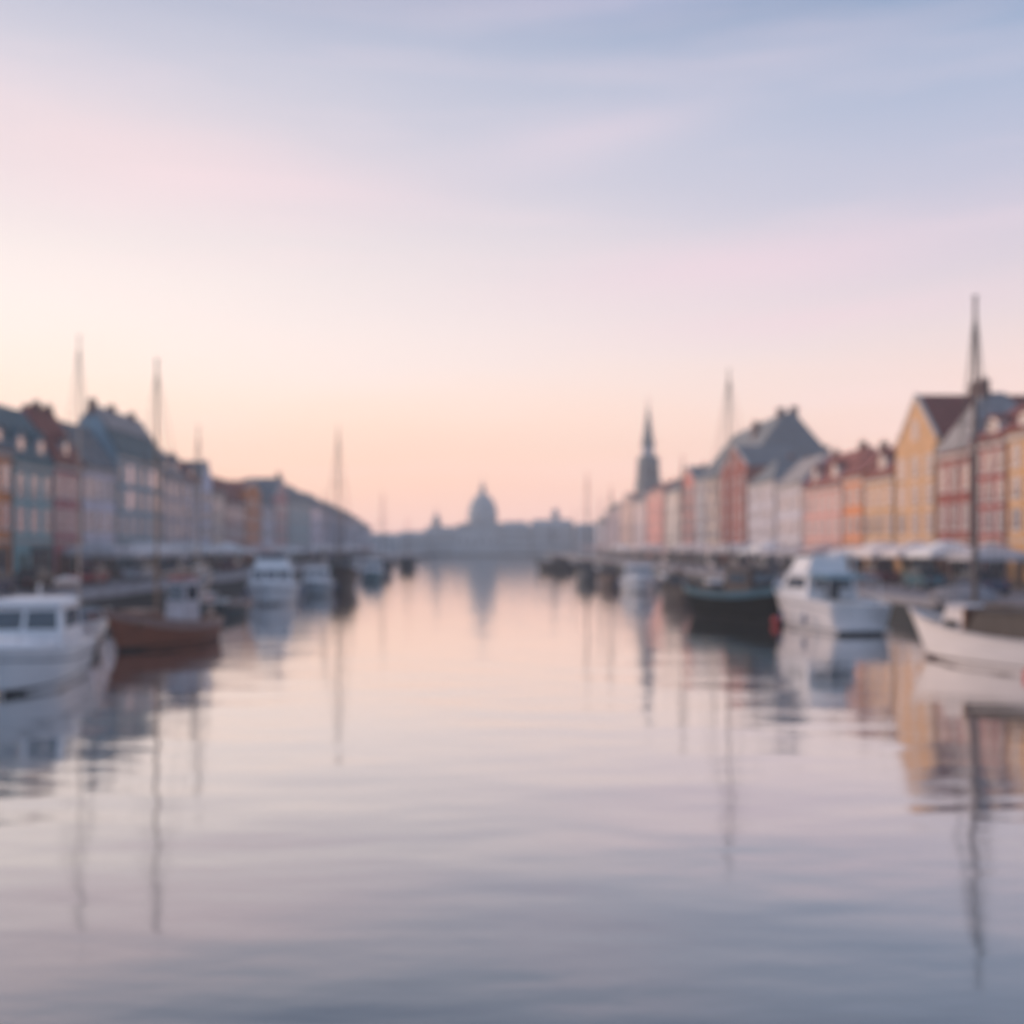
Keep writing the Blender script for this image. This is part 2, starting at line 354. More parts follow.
        MB().box(.20, cy-.5, dz+.3, .245, cy+.5, dz+dh*.7).build('dormer_window', GLASS, dm)
    for f, hh in chim:
        hh *= .6
        x, y, z = ridge(f)
        c_ = MB().box(x-.34, y-.3, z-1.2, x+.34, y+.3, z+hh).build('chimney', CHIM, ro)
        MB().box(x-.4, y-.36, z+hh+.002, x+.4, y+.36, z+hh+.12).tube([(x-.15,y,z+hh+.12),(x-.15,y,z+hh+.42)], .1, 8).tube([(x+.15,y,z+hh+.12),(x+.15,y,z+hh+.42)], .1, 8).build('chimney_pot', CHIM, ro)
    HOUSES[key] = (side, yn, yf, fx)
    return t_

OCH=(.56,.32,.14); YEL=(.56,.34,.18); RED=(.33,.075,.065); BRK=(.28,.085,.07); ORG=(.66,.25,.10); PNK=(.62,.30,.26); WLI=(.50,.49,.56); CRM=(.56,.50,.46)
TEA=(.23,.39,.41); LIL=(.64,.60,.68); BLU=(.24,.35,.41); BEI=(.68,.55,.46); MAU=(.50,.43,.45); GRY=(.42,.45,.52)
h = house
h('R', 1008, 1066, 424, 396, OCH, 'red', 'par', 'ochre house with red tiled roof at the right edge of the photo', key='ochre house by the right edge', chim=((.5,1.0),), dorm=2, dep=7)
h('R', 973, 1007, 437, 404, RED, 'brown', 'par', 'dark red house with brown tiled roof and dormer beside the ochre house', key='dark red house', chim=((.3,.9),), dorm=1, dep=6, blind=.5)
h('R', 938, 972, 449, 392, BRK, 'grey', 'hip', 'brick red house with tall grey hipped roof beside the yellow gabled house', key='brick red house', chim=((.1,1.3),), dep=6, blind=.5)
h('R', 896, 937, 444, 399, YEL, 'brown', 'gab', 'tall yellow house with steep pointed gable and brown roof on the right quay', key='yellow gabled house', chim=((.45,1.3),), dep=11, cols=3, blind=.5)
h('R', 865, 895, 474, 438, OCH, 'red', 'par', 'light ochre house with white dormer just beyond the yellow gabled house', key='light ochre house', chim=((.8,.5),), dorm=1, dep=6, blind=.6)
h('R', 844, 864, 474, 449, ORG, 'brown', 'par', 'narrow orange house between the light ochre house and the pink house', key='narrow orange house', chim=((.5,.8),), dep=6, cols=3, wt=(.9,1.5))
h('R', 804, 843, 484, 451, PNK, 'brown', 'par', 'wide pink house with brown roof and white dormers on the right quay', key='wide pink house', chim=((.2,.7),(.85,.6)), dorm=2, dep=6, blind=.7)
h('R', 777, 803, 483, 456, WLI, 'grey', 'par', 'pale lilac house with grey roof just beyond the wide pink house', key='pale lilac house', dep=6, blind=.6)
h('R', 748, 776, 482, 458, WLI, 'slate', 'hip', 'white house with slate hipped roof next to the red cream-gabled house', key='white hipped house', chim=((.5,.5),), dep=8, blind=.5, wt=(1.0,1.4))
h('R', 721, 747, 470, 448, BRK, 'slate', 'gab', 'red brick house with pointed gable behind the black boat mast', key='red gabled house', dep=8, blind=.6, cols=4, wt=(1.0,1.5))
h('R', 706, 720, 477, 458, BEI, 'slate', 'par', 'beige house with slate roof left of the red gabled house', key='beige house', dep=6)
h('R', 695, 705, 479, 462, GRY, 'slate', 'par', 'narrow grey house between the beige and the coral house', key='narrow grey house', dep=6)
h('R', 682, 694, 482, 468, (.52,.20,.17), 'slate', 'gab', 'coral red house beside the narrow grey house, right quay', key='coral house', dep=6, chim=((.5,.6),))
h('R', 665, 681, 491, 478, (.66,.60,.56), 'slate', 'hip', 'cream house just right of the church spire', key='cream house', dep=6)
h('R', 647, 664, 490, 481, PNK, 'brown', 'par', 'rose pink house standing in front of the church spire', key='rose pink house', dep=6)
h('R', 634, 646, 500, 489, MAU, 'slate', 'par', 'dusky brown house left of the church spire', key='dusky brown house', dep=6)
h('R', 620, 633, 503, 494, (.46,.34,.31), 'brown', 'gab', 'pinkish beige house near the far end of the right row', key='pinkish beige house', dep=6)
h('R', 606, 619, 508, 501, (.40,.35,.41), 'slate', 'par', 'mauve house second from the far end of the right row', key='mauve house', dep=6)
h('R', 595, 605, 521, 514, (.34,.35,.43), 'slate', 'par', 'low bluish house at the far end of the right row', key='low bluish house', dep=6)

h('L', 12, -62, 441, 402, ORG, 'slate', 'par', 'orange house at the left edge of the photo, slate roof', key='orange house by the left edge', dorm=3, dep=5, chim=((.4,.8),))
h('L', 53, 13, 461, 405, TEA, 'teal', 'man', 'teal green house with blue slate mansard roof by the left edge', key='teal green house', dorm=2, dep=5, blind=.3)
h('L', 82, 54, 462, 408, (.47,.17,.18), 'brown', 'par', 'crimson house with brown tiled roof next to the teal house', key='crimson house', dorm=1, dep=5, chim=((.2,.35),(.6,.35)), blind=.6)
h('L', 116, 83, 465, 424, LIL, 'slate', 'par', 'lilac grey house between the crimson house and the big teal blue one', key='lilac grey house', dep=5, blind=.3)
h('L', 163, 117, 457, 412, BLU, 'grey', 'man', 'big teal blue house with tall mansard roof and windows given a sky-reflection glow', key='big teal blue house', dep=5, chim=((.98,.35),(.62,.4),(.2,.4)), lit=((2,4),(2,1),(1,4)), cols=6)
h('L', 183, 164, 473, 446, MAU, 'grey', 'par', 'grey brown house right of the big teal blue house', key='grey brown house', dep=5, dorm=2, blind=.1)
h('L', 201, 184, 479, 458, LIL, 'brown', 'par', 'slim grey lilac house behind the second tall mast from the left', key='slim grey lilac house', dep=5, dorm=1, chim=((.5,.6),))
h('L', 212, 202, 484, 464, (.70,.70,.82), 'slate', 'gab', 'whitish lilac house beside the slim grey lilac one', key='whitish lilac house', dep=5)
h('L', 225, 213, 489, 472, BEI, 'brown', 'par', 'beige house between the whitish lilac and the reddish brown house', key='left beige house', dep=5, chim=((.4,.6),))
h('L', 245, 226, 500, 477, (.42,.24,.22), 'brown', 'par', 'reddish brown house left of the small orange gabled house', key='reddish brown house', dep=6)
h('L', 261, 246, 492, 483, ORG, 'brown', 'gab', 'small orange gabled house on the left quay', key='small orange gabled house', dep=6, cols=3, wt=(1.0,1.4))
h('L', 275, 262, 503, 481, (.60,.58,.66), 'slate', 'par', 'pale grey house right of the small orange gabled house', key='pale grey house', dep=6)
h('L', 288, 276, 498, 480, (.62,.32,.30), 'slate', 'gab', 'dull pink house beside the pale grey house, left quay', key='dull pink house', dep=6, chim=((.1,1.2),))
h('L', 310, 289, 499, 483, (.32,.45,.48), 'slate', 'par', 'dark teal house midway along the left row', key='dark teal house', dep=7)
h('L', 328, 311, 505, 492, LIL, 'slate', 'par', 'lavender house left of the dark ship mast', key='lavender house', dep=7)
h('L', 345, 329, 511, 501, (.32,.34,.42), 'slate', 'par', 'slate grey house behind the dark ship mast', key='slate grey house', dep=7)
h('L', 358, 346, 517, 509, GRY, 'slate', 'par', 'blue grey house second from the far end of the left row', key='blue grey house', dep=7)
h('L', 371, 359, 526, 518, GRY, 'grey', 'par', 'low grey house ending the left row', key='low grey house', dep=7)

# the big slate-roofed hall rising behind the right row
def hall():
    t_ = thing('warehouse', 'large building with huge slate hipped roof rising behind the right row', 'building', (0,0,GZ))
    x0, x1, y0, y1, ze, zr = 44, 61, 190, 236, 15.5, 26.4
    MB().box(x0, y0, 0, x1, y1, ze).build('wall', mat('facade_hall', (.30,.27,.27), .85), t_)
    hx = (x0+x1)/2; h_ = 3
    vs = [(x0-.5,y0-.5,ze),(x1+.5,y0-.5,ze),(x1+.5,y1+.5,ze),(x0-.5,y1+.5,ze),(hx-.9,y0+h_,zr),(hx+.9,y0+h_,zr),(hx+.9,y1-h_,zr),(hx-.9,y1-h_,zr)]
    r = MB().add(vs, [(0,1,5,4),(1,2,6,5),(2,3,7,6),(3,0,4,7),(4,5,6,7),(3,2,1,0)]).build('roof', SLATE, t_)
    for (cx, cy, zb, hh) in ((hx-1.0,y0+5,zr-.6,1.6),(hx+1.1,y0+4,zr-.6,1.7),(hx-3.2,y0+14,zr-3,2.6),(x1-2.2,y0+3,ze+2.0,3.0)):
        MB().box(cx-.6, cy-.6, zb-1, cx+.6, cy+.6, zb+hh).build('chimney', CHIM, r)
    rd = MB().prism([(x0+9,ze+.3),(x0+11.0,ze+3.0),(x0+13,ze+.3)], 'y', y0-.9, y0+3).build('dormer', REDR, t_)
    for i in range(6):
        add_window(t_, x0+1.2+i*2.7, y0, ze-3, 1.25, 1.8, 'g', False, -math.pi/2) if False else add_window(t_, x0+2.4+i*2.7, y0, ze-3, 1.25, 1.8, 'g', False, math.pi/2)
hall()

# church tower and spire
def church():
    t_ = thing('church_tower', 'dark church tower with tall thin spire above the right row', 'church tower', (52.6, 366, GZ), R(12)); t_.scale = (1.22, 1.22, 1)
    st = mat('tower_stone', (.12,.14,.16), .85); cu = mat('spire_copper', (.10,.13,.145), .7)
    MB().taper(0, 0, 0, 23.5, 3.0, 3.0, 2.7, 2.7).build('shaft', st, t_)
    MB().box(-3.0,-3.0,23.5,3.0,3.0,24.1).build('cornice', st, t_)
    MB().taper(0, 0, 24.1, 31.0, 2.55, 2.55, 2.3, 2.3).build('belfry', st, t_)
    MB().taper(0, 0, 31.0, 33.0, 2.5, 2.5, 1.9, 1.9).build('belfry_roof', cu, t_)
    ln = MB().lathe([(1.7,33.0),(1.6,36.0)], n=8, smooth=False); ln.build('lantern', mat('lantern_stone', (.36,.38,.42), .8), t_)
    MB().lathe([(2.1,36.0),(2.1,36.4),(1.75,37.5),(1.3,40.5),(.75,45),(.2,49.5),(0,49.6)], n=8, smooth=False).build('spire', cu, t_)
    MB().tube([(0,0,49.4),(0,0,52.6)], .09).box(-.6,-.06,51.2,.6,.06,51.4).build('cross', DARKM, t_)
    for a in range(4):
        c, s_ = round(math.cos(a*math.pi/2)), round(math.sin(a*math.pi/2))
        p = MB().prism([(-.6,25.3),(.6,25.3),(.6,28.7),(0,29.5),(-.6,28.7)], 'y', -.05, .05).build('belfry_opening', RUBBER, t_)
        p.location = (2.48*s_, -2.48*c, 0); p.rotation_euler = (0,0,a*math.pi/2)
        k = MB().lathe([(0,0),(1.1,0),(1.1,.12),(0,.12)], n=24).build('clock_face', FRAME, t_)
        k.rotation_euler = (math.pi/2, 0, a*math.pi/2); k.location = (2.80*s_, -2.80*c, 20.0)
church()

# ---------------------------------------------------------------- far shore
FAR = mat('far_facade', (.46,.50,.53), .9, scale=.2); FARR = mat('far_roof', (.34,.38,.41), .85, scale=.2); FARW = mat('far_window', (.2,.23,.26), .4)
def far_block(px0, px1, ytop, Yd, label, name='building', cat='building', roof=3, cols=10, rows=3, depth=12):
    x0, x1 = (px0-490)*Yd/1100, (px1-490)*Yd/1100; zt = H0+(546-ytop)*Yd/1100-1.0; ze = zt-roof
    t_ = thing(name, label, cat, (x0, Yd, 1.0)); wd = x1-x0
    MB().box(0, 0, 0, wd, depth, ze).build('wall', FAR, t_)
    r_ = MB().prism([(-.4,ze),(depth/2,zt),(depth+.4,ze)], 'y', 0, 1) if False else MB()
    r_.add([(-.4,-.4,ze),(wd+.4,-.4,ze),(wd+.4,depth+.4,ze),(-.4,depth+.4,ze),(min(1.2,wd*.1),depth/2,zt),(wd-min(1.2,wd*.1),depth/2,zt)], [(0,1,5,4),(1,2,5),(2,3,4,5),(3,0,4),(3,2,1,0)])
    r_.build('roof', FARR, t_)
    me = MB().box(-.55, -.06, 0, .55, .0, 1.7).mesh('window', FARW)
    for r in range(rows):
        for c in range(cols):
            inst('window', me, t_, (wd*(c+.5)/cols, -.003, 1.2+r*(ze-1)/rows))
    return t_, wd, zt
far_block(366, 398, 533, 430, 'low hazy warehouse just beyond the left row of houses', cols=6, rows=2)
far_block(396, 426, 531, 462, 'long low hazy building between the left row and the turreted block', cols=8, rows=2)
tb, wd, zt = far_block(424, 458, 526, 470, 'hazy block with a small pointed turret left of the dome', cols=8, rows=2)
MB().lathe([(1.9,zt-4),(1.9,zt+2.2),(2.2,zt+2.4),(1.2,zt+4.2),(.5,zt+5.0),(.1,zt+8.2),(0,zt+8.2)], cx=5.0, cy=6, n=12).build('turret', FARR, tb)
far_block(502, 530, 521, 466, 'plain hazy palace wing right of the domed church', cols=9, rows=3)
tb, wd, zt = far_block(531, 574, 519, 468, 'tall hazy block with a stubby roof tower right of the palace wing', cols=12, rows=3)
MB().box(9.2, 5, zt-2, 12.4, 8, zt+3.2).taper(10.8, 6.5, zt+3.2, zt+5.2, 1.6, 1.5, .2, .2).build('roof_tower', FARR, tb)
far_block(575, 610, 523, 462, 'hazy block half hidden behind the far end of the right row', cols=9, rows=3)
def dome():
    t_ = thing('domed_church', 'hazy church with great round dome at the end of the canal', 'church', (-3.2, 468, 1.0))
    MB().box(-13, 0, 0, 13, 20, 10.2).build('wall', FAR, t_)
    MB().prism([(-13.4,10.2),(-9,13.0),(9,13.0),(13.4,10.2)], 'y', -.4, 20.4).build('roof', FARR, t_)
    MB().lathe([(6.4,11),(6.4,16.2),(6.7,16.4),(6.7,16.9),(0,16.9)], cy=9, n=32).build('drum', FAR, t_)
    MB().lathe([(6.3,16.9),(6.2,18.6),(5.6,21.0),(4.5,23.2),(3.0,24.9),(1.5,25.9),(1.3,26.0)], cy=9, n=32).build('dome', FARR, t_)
    MB().lathe([(1.3,25.9),(1.3,28.0),(1.5,28.1),(.8,29.4),(.15,31.0),(.08,34.0),(0,34.0)], cy=9, n=12).build('lantern', FARR, t_)
    me = MB().box(-.6, -.1, 0, .6, .0, 3.2).mesh('window', FARW)
    for c in range(8): inst('window', me, t_, (-11.4+c*3.26, -.003, 3.4))
    for k in range(7):
        a = R(-75+k*25); inst('drum_window', MB().box(-.4,-.1,0,.4,.1,2.6).mesh('drum_window', FARW) if k == 0 else bpy.data.meshes['drum_window'], t_, (6.4*math.sin(a), 9-6.4*math.cos(a), 12.6), a)
dome()

# ---------------------------------------------------------------- quay furniture
def parasol_proto():
    t_ = thing('parasol', '', 'parasol', group='cafe parasols along the quays')
    c = MB(); a, b = 2.12, .12
    vs = [(-a,-a,2.35),(a,-a,2.35),(a,a,2.35),(-a,a,2.35),(-b,-b,3.15),(b,-b,3.15),(b,b,3.15),(-b,b,3.15),(-a,-a,1.98),(a,-a,1.98),(a,a,1.98),(-a,a,1.98)]
    c.add(vs, [(0,1,5,4),(1,2,6,5),(2,3,7,6),(3,0,4,7),(4,5,6,7),(8,9,1,0),(9,10,2,1),(10,11,3,2),(11,8,0,3)]).build('canopy', CANVAS, t_)
    MB().tube([(0,0,.1),(0,0,3.25)], .035, 8).build('pole', DWOOD, t_)
    MB().box(-.4,-.4,0,.4,.4,.1).build('base', DARKM, t_)
    for k in range(4):
        MB().tube([(0,0,3.08),((a-.1)*(1 if k in (0,1) else -1),(a-.1)*(1 if k in (0,2) else -1),2.34)], .014, 5).build('rib', DWOOD, t_)
    return t_
def table_proto():
    t_ = thing('cafe_table', '', 'table', group='cafe tables along the quays')
    MB().lathe([(0,.74),(.38,.74),(.38,.71),(0,.71)], n=20).build('tabletop', mat('table_top', (.25,.17,.12), .4), t_)
    MB().tube([(0,0,.04),(0,0,.71)], .035, 8).build('pedestal', DARKM, t_)
    MB().lathe([(0,0),(.24,0),(.22,.03),(0,.05)], n=16).build('base', DARKM, t_)
    return t_
def chair_proto():
    t_ = thing('cafe_chair', '', 'chair', group='cafe chairs along the quays')
    MB().box(-.21,-.21,.43,.21,.21,.46).build('seat', DWOOD, t_)
    MB().box(-.21,.18,.62,.21,.21,.88).build('backrest', DWOOD, t_)
    for sx in (-1,1):
        MB().tube([(sx*.19,-.19,0),(sx*.19,-.19,.43)], .016, 6).build('leg', DARKM, t_)
        MB().tube([(sx*.19,.22,0),(sx*.19,.195,.43),(sx*.19,.2,.88)], .016, 6).build('leg', DARKM, t_)
    return t_
def car_proto():
    t_ = thing('parked_car', '', 'car', group='cars parked along the quays')
    body = mat('car_blue', (.05,.10,.16), .25)
    def loft(secs, name, m, par):
        b = MB(); n = 4
        vs = []
        for (y, hw, z0, z1) in secs: vs += [(-hw,y,z0),(hw,y,z0),(hw*.97,y,z1),(-hw*.97,y,z1)]
        fs = [(0,1,2,3), tuple(len(vs)-4+i for i in (3,2,1,0))]
        for i in range(len(secs)-1):
            o = i*4; fs += [(o+k, o+4+k, o+4+(k+1) % 4, o+(k+1) % 4) for k in range(4)]
        return b.add(vs, fs).build(name, m, par, .05)
    loft([(-2.1,.78,.35,.72),(-1.9,.86,.25,.88),(-.8,.88,.22,.92),(1.0,.88,.22,.95),(1.8,.86,.25,.90),(2.1,.78,.35,.75)], 'body', body, t_)
    b = MB(); b.add([(-.80,-1.15,.9),(.80,-1.15,.9),(.80,1.65,.92),(-.80,1.65,.92),(-.62,-.45,1.42),(.62,-.45,1.42),(.62,1.1,1.44),(-.62,1.1,1.44)], [(0,1,5,4),(1,2,6,5),(2,3,7,6),(3,0,4,7),(4,5,6,7)]).build('cabin_glass', mat('car_glass', (.02,.022,.025), .35, ior=1.25), t_)
    MB().add([(-.63,-.46,1.425),(.63,-.46,1.425),(.63,1.12,1.445),(-.63,1.12,1.445),(-.58,-.4,1.48),(.58,-.4,1.48),(.58,1.04,1.5),(-.58,1.04,1.5)], [(0,1,5,4),(1,2,6,5),(2,3,7,6),(3,0,4,7),(4,5,6,7),(3,2,1,0)]).build('car_roof', body, t_)
    for sx in (-1,1):
        for y in (-1.3,1.3):
            wv_ = MB().tube([(sx*.72,y,.31),(sx*.92,y,.31)], .31, 18).build('wheel', RUBBER, t_)
            MB().tube([(sx*.905,y,.31),(sx*.935,y,.31)], .18, 12).build('rim', mat('alloy', (.4,.4,.42), .3, metal=.8), wv_)
        MB().box(sx*.6-.13,-2.12,.62,sx*.6+.13,-2.05,.74).build('tail_light', mat('tail_red', (.35,.02,.02), .3), t_)
        MB().box(sx*.6-.13,2.05,.62,sx*.6+.13,2.12,.74).build('headlight', FRAME, t_)
    return t_
PP, TP, CP, KP = parasol_proto(), table_proto(), chair_proto(), car_proto()
used = {}
TINTS = [('cream', CANVAS), ('cream', CANVAS), ('grey', mat('canvas_grey', (.50,.48,.50), .85)), ('rose', mat('canvas_rose', (.62,.46,.44), .85)), ('white', mat('canvas_white', (.86,.84,.84), .85))]
canv = {}
def place(proto, label, loc, rz=0):
    if proto.name not in used:
        used[proto.name] = 1; proto['label'] = label; proto.location = loc; proto.rotation_euler = (0,0,rz); return proto
    return copy_thing(proto, label, loc, rz)
for key, (side, yn, yf, fx) in HOUSES.items():
    sg = 1 if side == 'R' else -1
    if key in ('orange house by the left edge', 'teal green house'): continue
    n = max(1, min(5, int((yf-yn)/4.1)))
    names = ['only'] if n == 1 else ['nearer', 'farther'] if n == 2 else ['nearest', 'middle', 'farthest'] if n == 3 else ['nearest', 'second nearest', 'second farthest', 'farthest'] if n == 4 else ['nearest', 'second nearest', 'middle', 'second farthest', 'farthest']
    tint = random.choice(TINTS)
    for i in range(n):
        if n > 2 and random.random() < .07: continue
        y = yn + (yf-yn)*(i+.5)/n
        ad = '' if n == 1 else names[i] + ' '
        pa = place(PP, f'{ad}{tint[0]} cafe parasol in front of the {key}', (sg*(fx-2.7)+random.uniform(-.5,.5), y, GZ), random.uniform(-.06,.06))
        cn = [c_ for c_ in pa.children if c_.name.startswith('canopy')][0]
        if tint[0] not in canv: canv[tint[0]] = cn.data.copy(); canv[tint[0]].materials[0] = tint[1]
        cn.data = canv[tint[0]]; cn.scale = (1, 1, random.uniform(.9, 1.1))
        if n > 1 and y < 150:
            place(TP, f'round cafe table under the {ad}parasol of the {key}', (sg*(fx-3.2), y, GZ))
            place(CP, f'canal side chair under the {ad}parasol of the {key}', (sg*(fx-4.0), y+random.uniform(-.15,.15), GZ), sg*math.pi/2)
            place(CP, f'house side chair under the {ad}parasol of the {key}', (sg*(fx-2.4), y+random.uniform(-.15,.15), GZ), -sg*math.pi/2)
def recolor(t_, cmat):
    for c in t_.children:
        if c.name.split('.')[0] in ('body', 'car_roof'):
            c.data = c.data.copy(); c.data.materials[0] = cmat
CB = {n: mat('car_'+n, c, .25) for n, c in dict(navy=(.03,.05,.10), red=(.25,.03,.035), grey=(.13,.13,.14), black=(.015,.016,.02), silver=(.35,.36,.38), teal=(.04,.12,.15), maroon=(.10,.02,.03), brown=(.09,.06,.05)).items()}
cars = [('navy','dark blue car parked on the right quay before the dark red house', 29.5, 66, .0), ('teal','teal car parked before the brick red house', 29.3, 74, 0), ('maroon','maroon car parked before the yellow gabled house', 30.2, 85, 0),
        ('black','black car parked before the light ochre house', 30, 98, 0), ('grey','grey car parked before the wide pink house', 30, 118, 0), ('brown','brown car parked before the pale lilac house', 30, 131, 0), ('black','black car parked before the white hipped house', 30, 148, 0),
        ('red','red car parked before the crimson house on the left quay', -29.8, 82, 0), ('silver','silver car parked before the lilac grey house', -29.4, 92, 0), ('black','black car at the left edge before the teal green house', -29.6, 71, 0),
        ('navy','navy car parked by the orange house at the left edge', -29.9, 65.5, 0),
        ('grey','grey car parked before the big teal blue house', -30, 104, 0), ('black','black car parked before the big teal blue house, farther one', -30, 112, 0), ('maroon','maroon car parked before the grey brown house on the left quay', -30, 127, 0), ('black','black car parked before the beige house on the left quay', -30, 150, 0)]
for c, lb, x, y, rz in cars:
    k = place(KP, lb, (x, y, GZ), rz); recolor(k, CB[c])

# upturned dinghy on the right quay, mooring pile, life-ring post
def loft_half(L_, B_, H_, n=14, m=9):
    vs, fs = [], []
    for i in range(n+1):
        t_ = i/n; y = -L_/2 + L_*t_; b = B_/2*max(.02, (1-abs(2*t_-.85)**3*.55) if t_ < .92 else (1-t_)*8)
        b = B_/2*math.sin(math.pi*min(1, .18+.82*t_)*1.0)**.6 if t_ < 1 else .01
        hh = H_*(math.sin(math.pi*(.1+.85*t_))**.5)
        for j in range(m+1):
            a = math.pi*j/m; vs.append((b*math.cos(a), y, hh*math.sin(a)**.8))
    for i in range(n):
        for j in range(m): fs.append((i*(m+1)+j, i*(m+1)+j+1, (i+1)*(m+1)+j+1, (i+1)*(m+1)+j))
    fs.append(tuple(range(m+1))); fs.append(tuple(n*(m+1)+j for j in range(m, -1, -1)))
    return vs, fs
t_ = thing('upturned_dinghy', 'pale grey dinghy lying upside down on the right quay edge', 'dinghy', (24.3, 56.5, GZ+.07), R(60))
vs, fs = loft_half(3.3, 1.7, .85); MB().add(vs, fs, True).build('hull', mat('grey_dinghy', (.27,.26,.28), .6), t_)
MB().box(-.03, -1.3, .83, .03, 1.2, .89).build('keel', DARKM, t_)

# ---------------------------------------------------------------- boats
def hull(t_, L_, B_, sh_stern, sh_mid, sh_bow, m, stripe=None, deck=None, rake=.9, flare=.12, transom=.8, bulwark=.12, boot=DARKM, full=2.2, cap=None, name='hull'):
    "local +y is the bow; waterline z=0"
    n, pr = 22, 7
    def st(t_):
        b = B_/2*((1-(max(0, t_-.45)/.55)**full) if t_ > .45 else (transom + (1-transom)*math.sin(math.pi/2*t_/.45)))
        sh = sh_mid + (sh_bow-sh_mid)*max(0, (t_-.4)/.6)**2 + (sh_stern-sh_mid)*max(0, (.4-t_)/.4)**2
        return max(b, .03), sh
    rows = []
    for i in range(n+1):
        u = i/n; b, sh = st(u); row = []
        for j in range(pr+1):
            q = j/pr
            z = -.35 + (sh+.35)*q
            bb = b*(.62 + .38*q**.55) if u < .999 else b
            bb *= 1-flare*(1-q)*u*1.6
            y = -L_/2 + L_*u + (rake*(q-.6)*max(0, (u-.55)/.45)**1.5) - .12*(1-u)**3*q
            row.append((bb, y, z))
        rows.append(row)
    vs = [( s_*p[0], p[1], p[2]) for s_ in (1, -1) for r in rows for p in r]
    W_ = pr+1; H_ = (n+1)*W_
    fs = []
    for s_ in (0, 1):
        for i in range(n):
            for j in range(pr): a = s_*H_+i*W_+j; fs.append((a, a+1, a+1+W_, a+W_))
    fs.append(tuple(list(range(0, pr+1)) + [H_+j for j in range(pr, -1, -1)]))                     # transom
    for j in range(pr): a = n*W_+j; fs.append((a, a+1, H_+a+1, H_+a))                               # stem
    MB().add(vs, fs, True).build(name, m, t_)
    # deck
    dv = []
    for i in range(n+1):
        p = rows[i][-1]; dv += [(p[0]*.985, p[1], p[2]-bulwark), (-p[0]*.985, p[1], p[2]-bulwark)]
    MB().add(dv, [(2*i, 2*i+1, 2*i+3, 2*i+2) for i in range(n)]).build('deck', deck or DECK, t_)
    # cap rail all round, rubbing strake, boot stripe doubling as hull shadow
    rl = MB()
    for s_ in (1, -1): rl.tube([(s_*r[-1][0], r[-1][1], r[-1][2]+.02) for r in rows], .045, 6)
    rl.tube([(rows[0][-1][0], rows[0][-1][1], rows[0][-1][2]+.02), (-rows[0][-1][0], rows[0][-1][1], rows[0][-1][2]+.02)], .045, 6)
    rl.build('cap_rail', cap or WHITE, t_)
    bs = MB()
    def at_z(r, z):
        for a, b in zip(r, r[1:]):
            if a[2] <= z <= b[2]:
                k = (z-a[2])/(b[2]-a[2]); return (a[0]+(b[0]-a[0])*k, a[1]+(b[1]-a[1])*k, z)
        return r[-1]
    def band(z0, z1, nm, mm, off=.012):
        for s_ in (1, -1):
            v = []
            for r in rows:
                for z in (z0, z1):
                    p = at_z(r, z); v.append((s_*(p[0]+off), p[1]+(off*2 if r is rows[-1] else 0), z))
            bs2 = MB() if s_ == 1 else bs2
            bs2.add(v, [(2*i, 2*i+1, 2*i+3, 2*i+2) for i in range(n)])
        a, b = at_z(rows[0], z0), at_z(rows[0], z1)
        bs2.add([(a[0],a[1]-off,z0),(-a[0],a[1]-off,z0),(-b[0],b[1]-off,z1),(b[0],b[1]-off,z1)], [(0,1,2,3)])
        bs2.build(nm, mm, t_)
    band(-.3, .17, 'boot_stripe_shade', boot)  # boot stripe, thickened to paint in the dark shadow line under the hull
    if stripe:
        lo = MB()
        for s_ in (1, -1):
            v = []
            for r in rows:
                sh = r[-1][2]; a = at_z(r, sh-stripe[1]); b = at_z(r, sh-stripe[2])
                v += [(s_*(a[0]+.012), a[1], a[2]), (s_*(b[0]+.012), b[1], b[2])]
            lo.add(v, [(2*i, 2*i+1, 2*i+3, 2*i+2) for i in range(n)])
        lo.build('rubbing_strake', stripe[0], t_)
    return st
def cabin_box(t_, name, y0, y1, hw, z0, z1, m, front=.3, back=.05, side=.1, roofm=None, ov=.08):
    "a deckhouse with raked ends: returns nothing, builds wall and roof"
    b = MB(); vs = [(-hw,y0,z0),(hw,y0,z0),(hw,y1,z0),(-hw,y1,z0),(-hw+side,y0+back,z1),(hw-side,y0+back,z1),(hw-side,y1-front,z1),(-hw+side,y1-front,z1)]
    o = b.add(vs, [(0,1,5,4),(1,2,6,5),(2,3,7,6),(3,0,4,7),(4,5,6,7),(3,2,1,0)]).build(name, m, t_, .03)
    r = MB().add([(-hw+side-ov,y0+back-ov,z1+.003),(hw-side+ov,y0+back-ov,z1+.003),(hw-side+ov,y1-front+ov*1.8,z1+.003),(-hw+side-ov,y1-front+ov*1.8,z1+.003),
                  (-hw+side+.12,y0+back+.1,z1+.14),(hw-side-.12,y0+back+.1,z1+.14),(hw-side-.12,y1-front-.1,z1+.14),(-hw+side+.12,y1-front-.1,z1+.14)],
                 [(0,1,5,4),(1,2,6,5),(2,3,7,6),(3,0,4,7),(4,5,6,7),(3,2,1,0)]).build(name + '_roof', roofm or m, t_, .03)
    return lambda f, q: None
def quad_slab(t_, name, p, th, m):
    "four corner points, thickness outward along normal"
    p = [Vector(a) for a in p]; n_ = (p[1]-p[0]).cross(p[3]-p[0]).normalized()*th
    return MB().add([*(a+n_*.1 for a in p), *(a+n_ for a in p)], [(0,1,2,3),(7,6,5,4),(0,1,5,4),(1,2,6,5),(2,3,7,6),(3,0,4,7)]).build(name, m, t_)
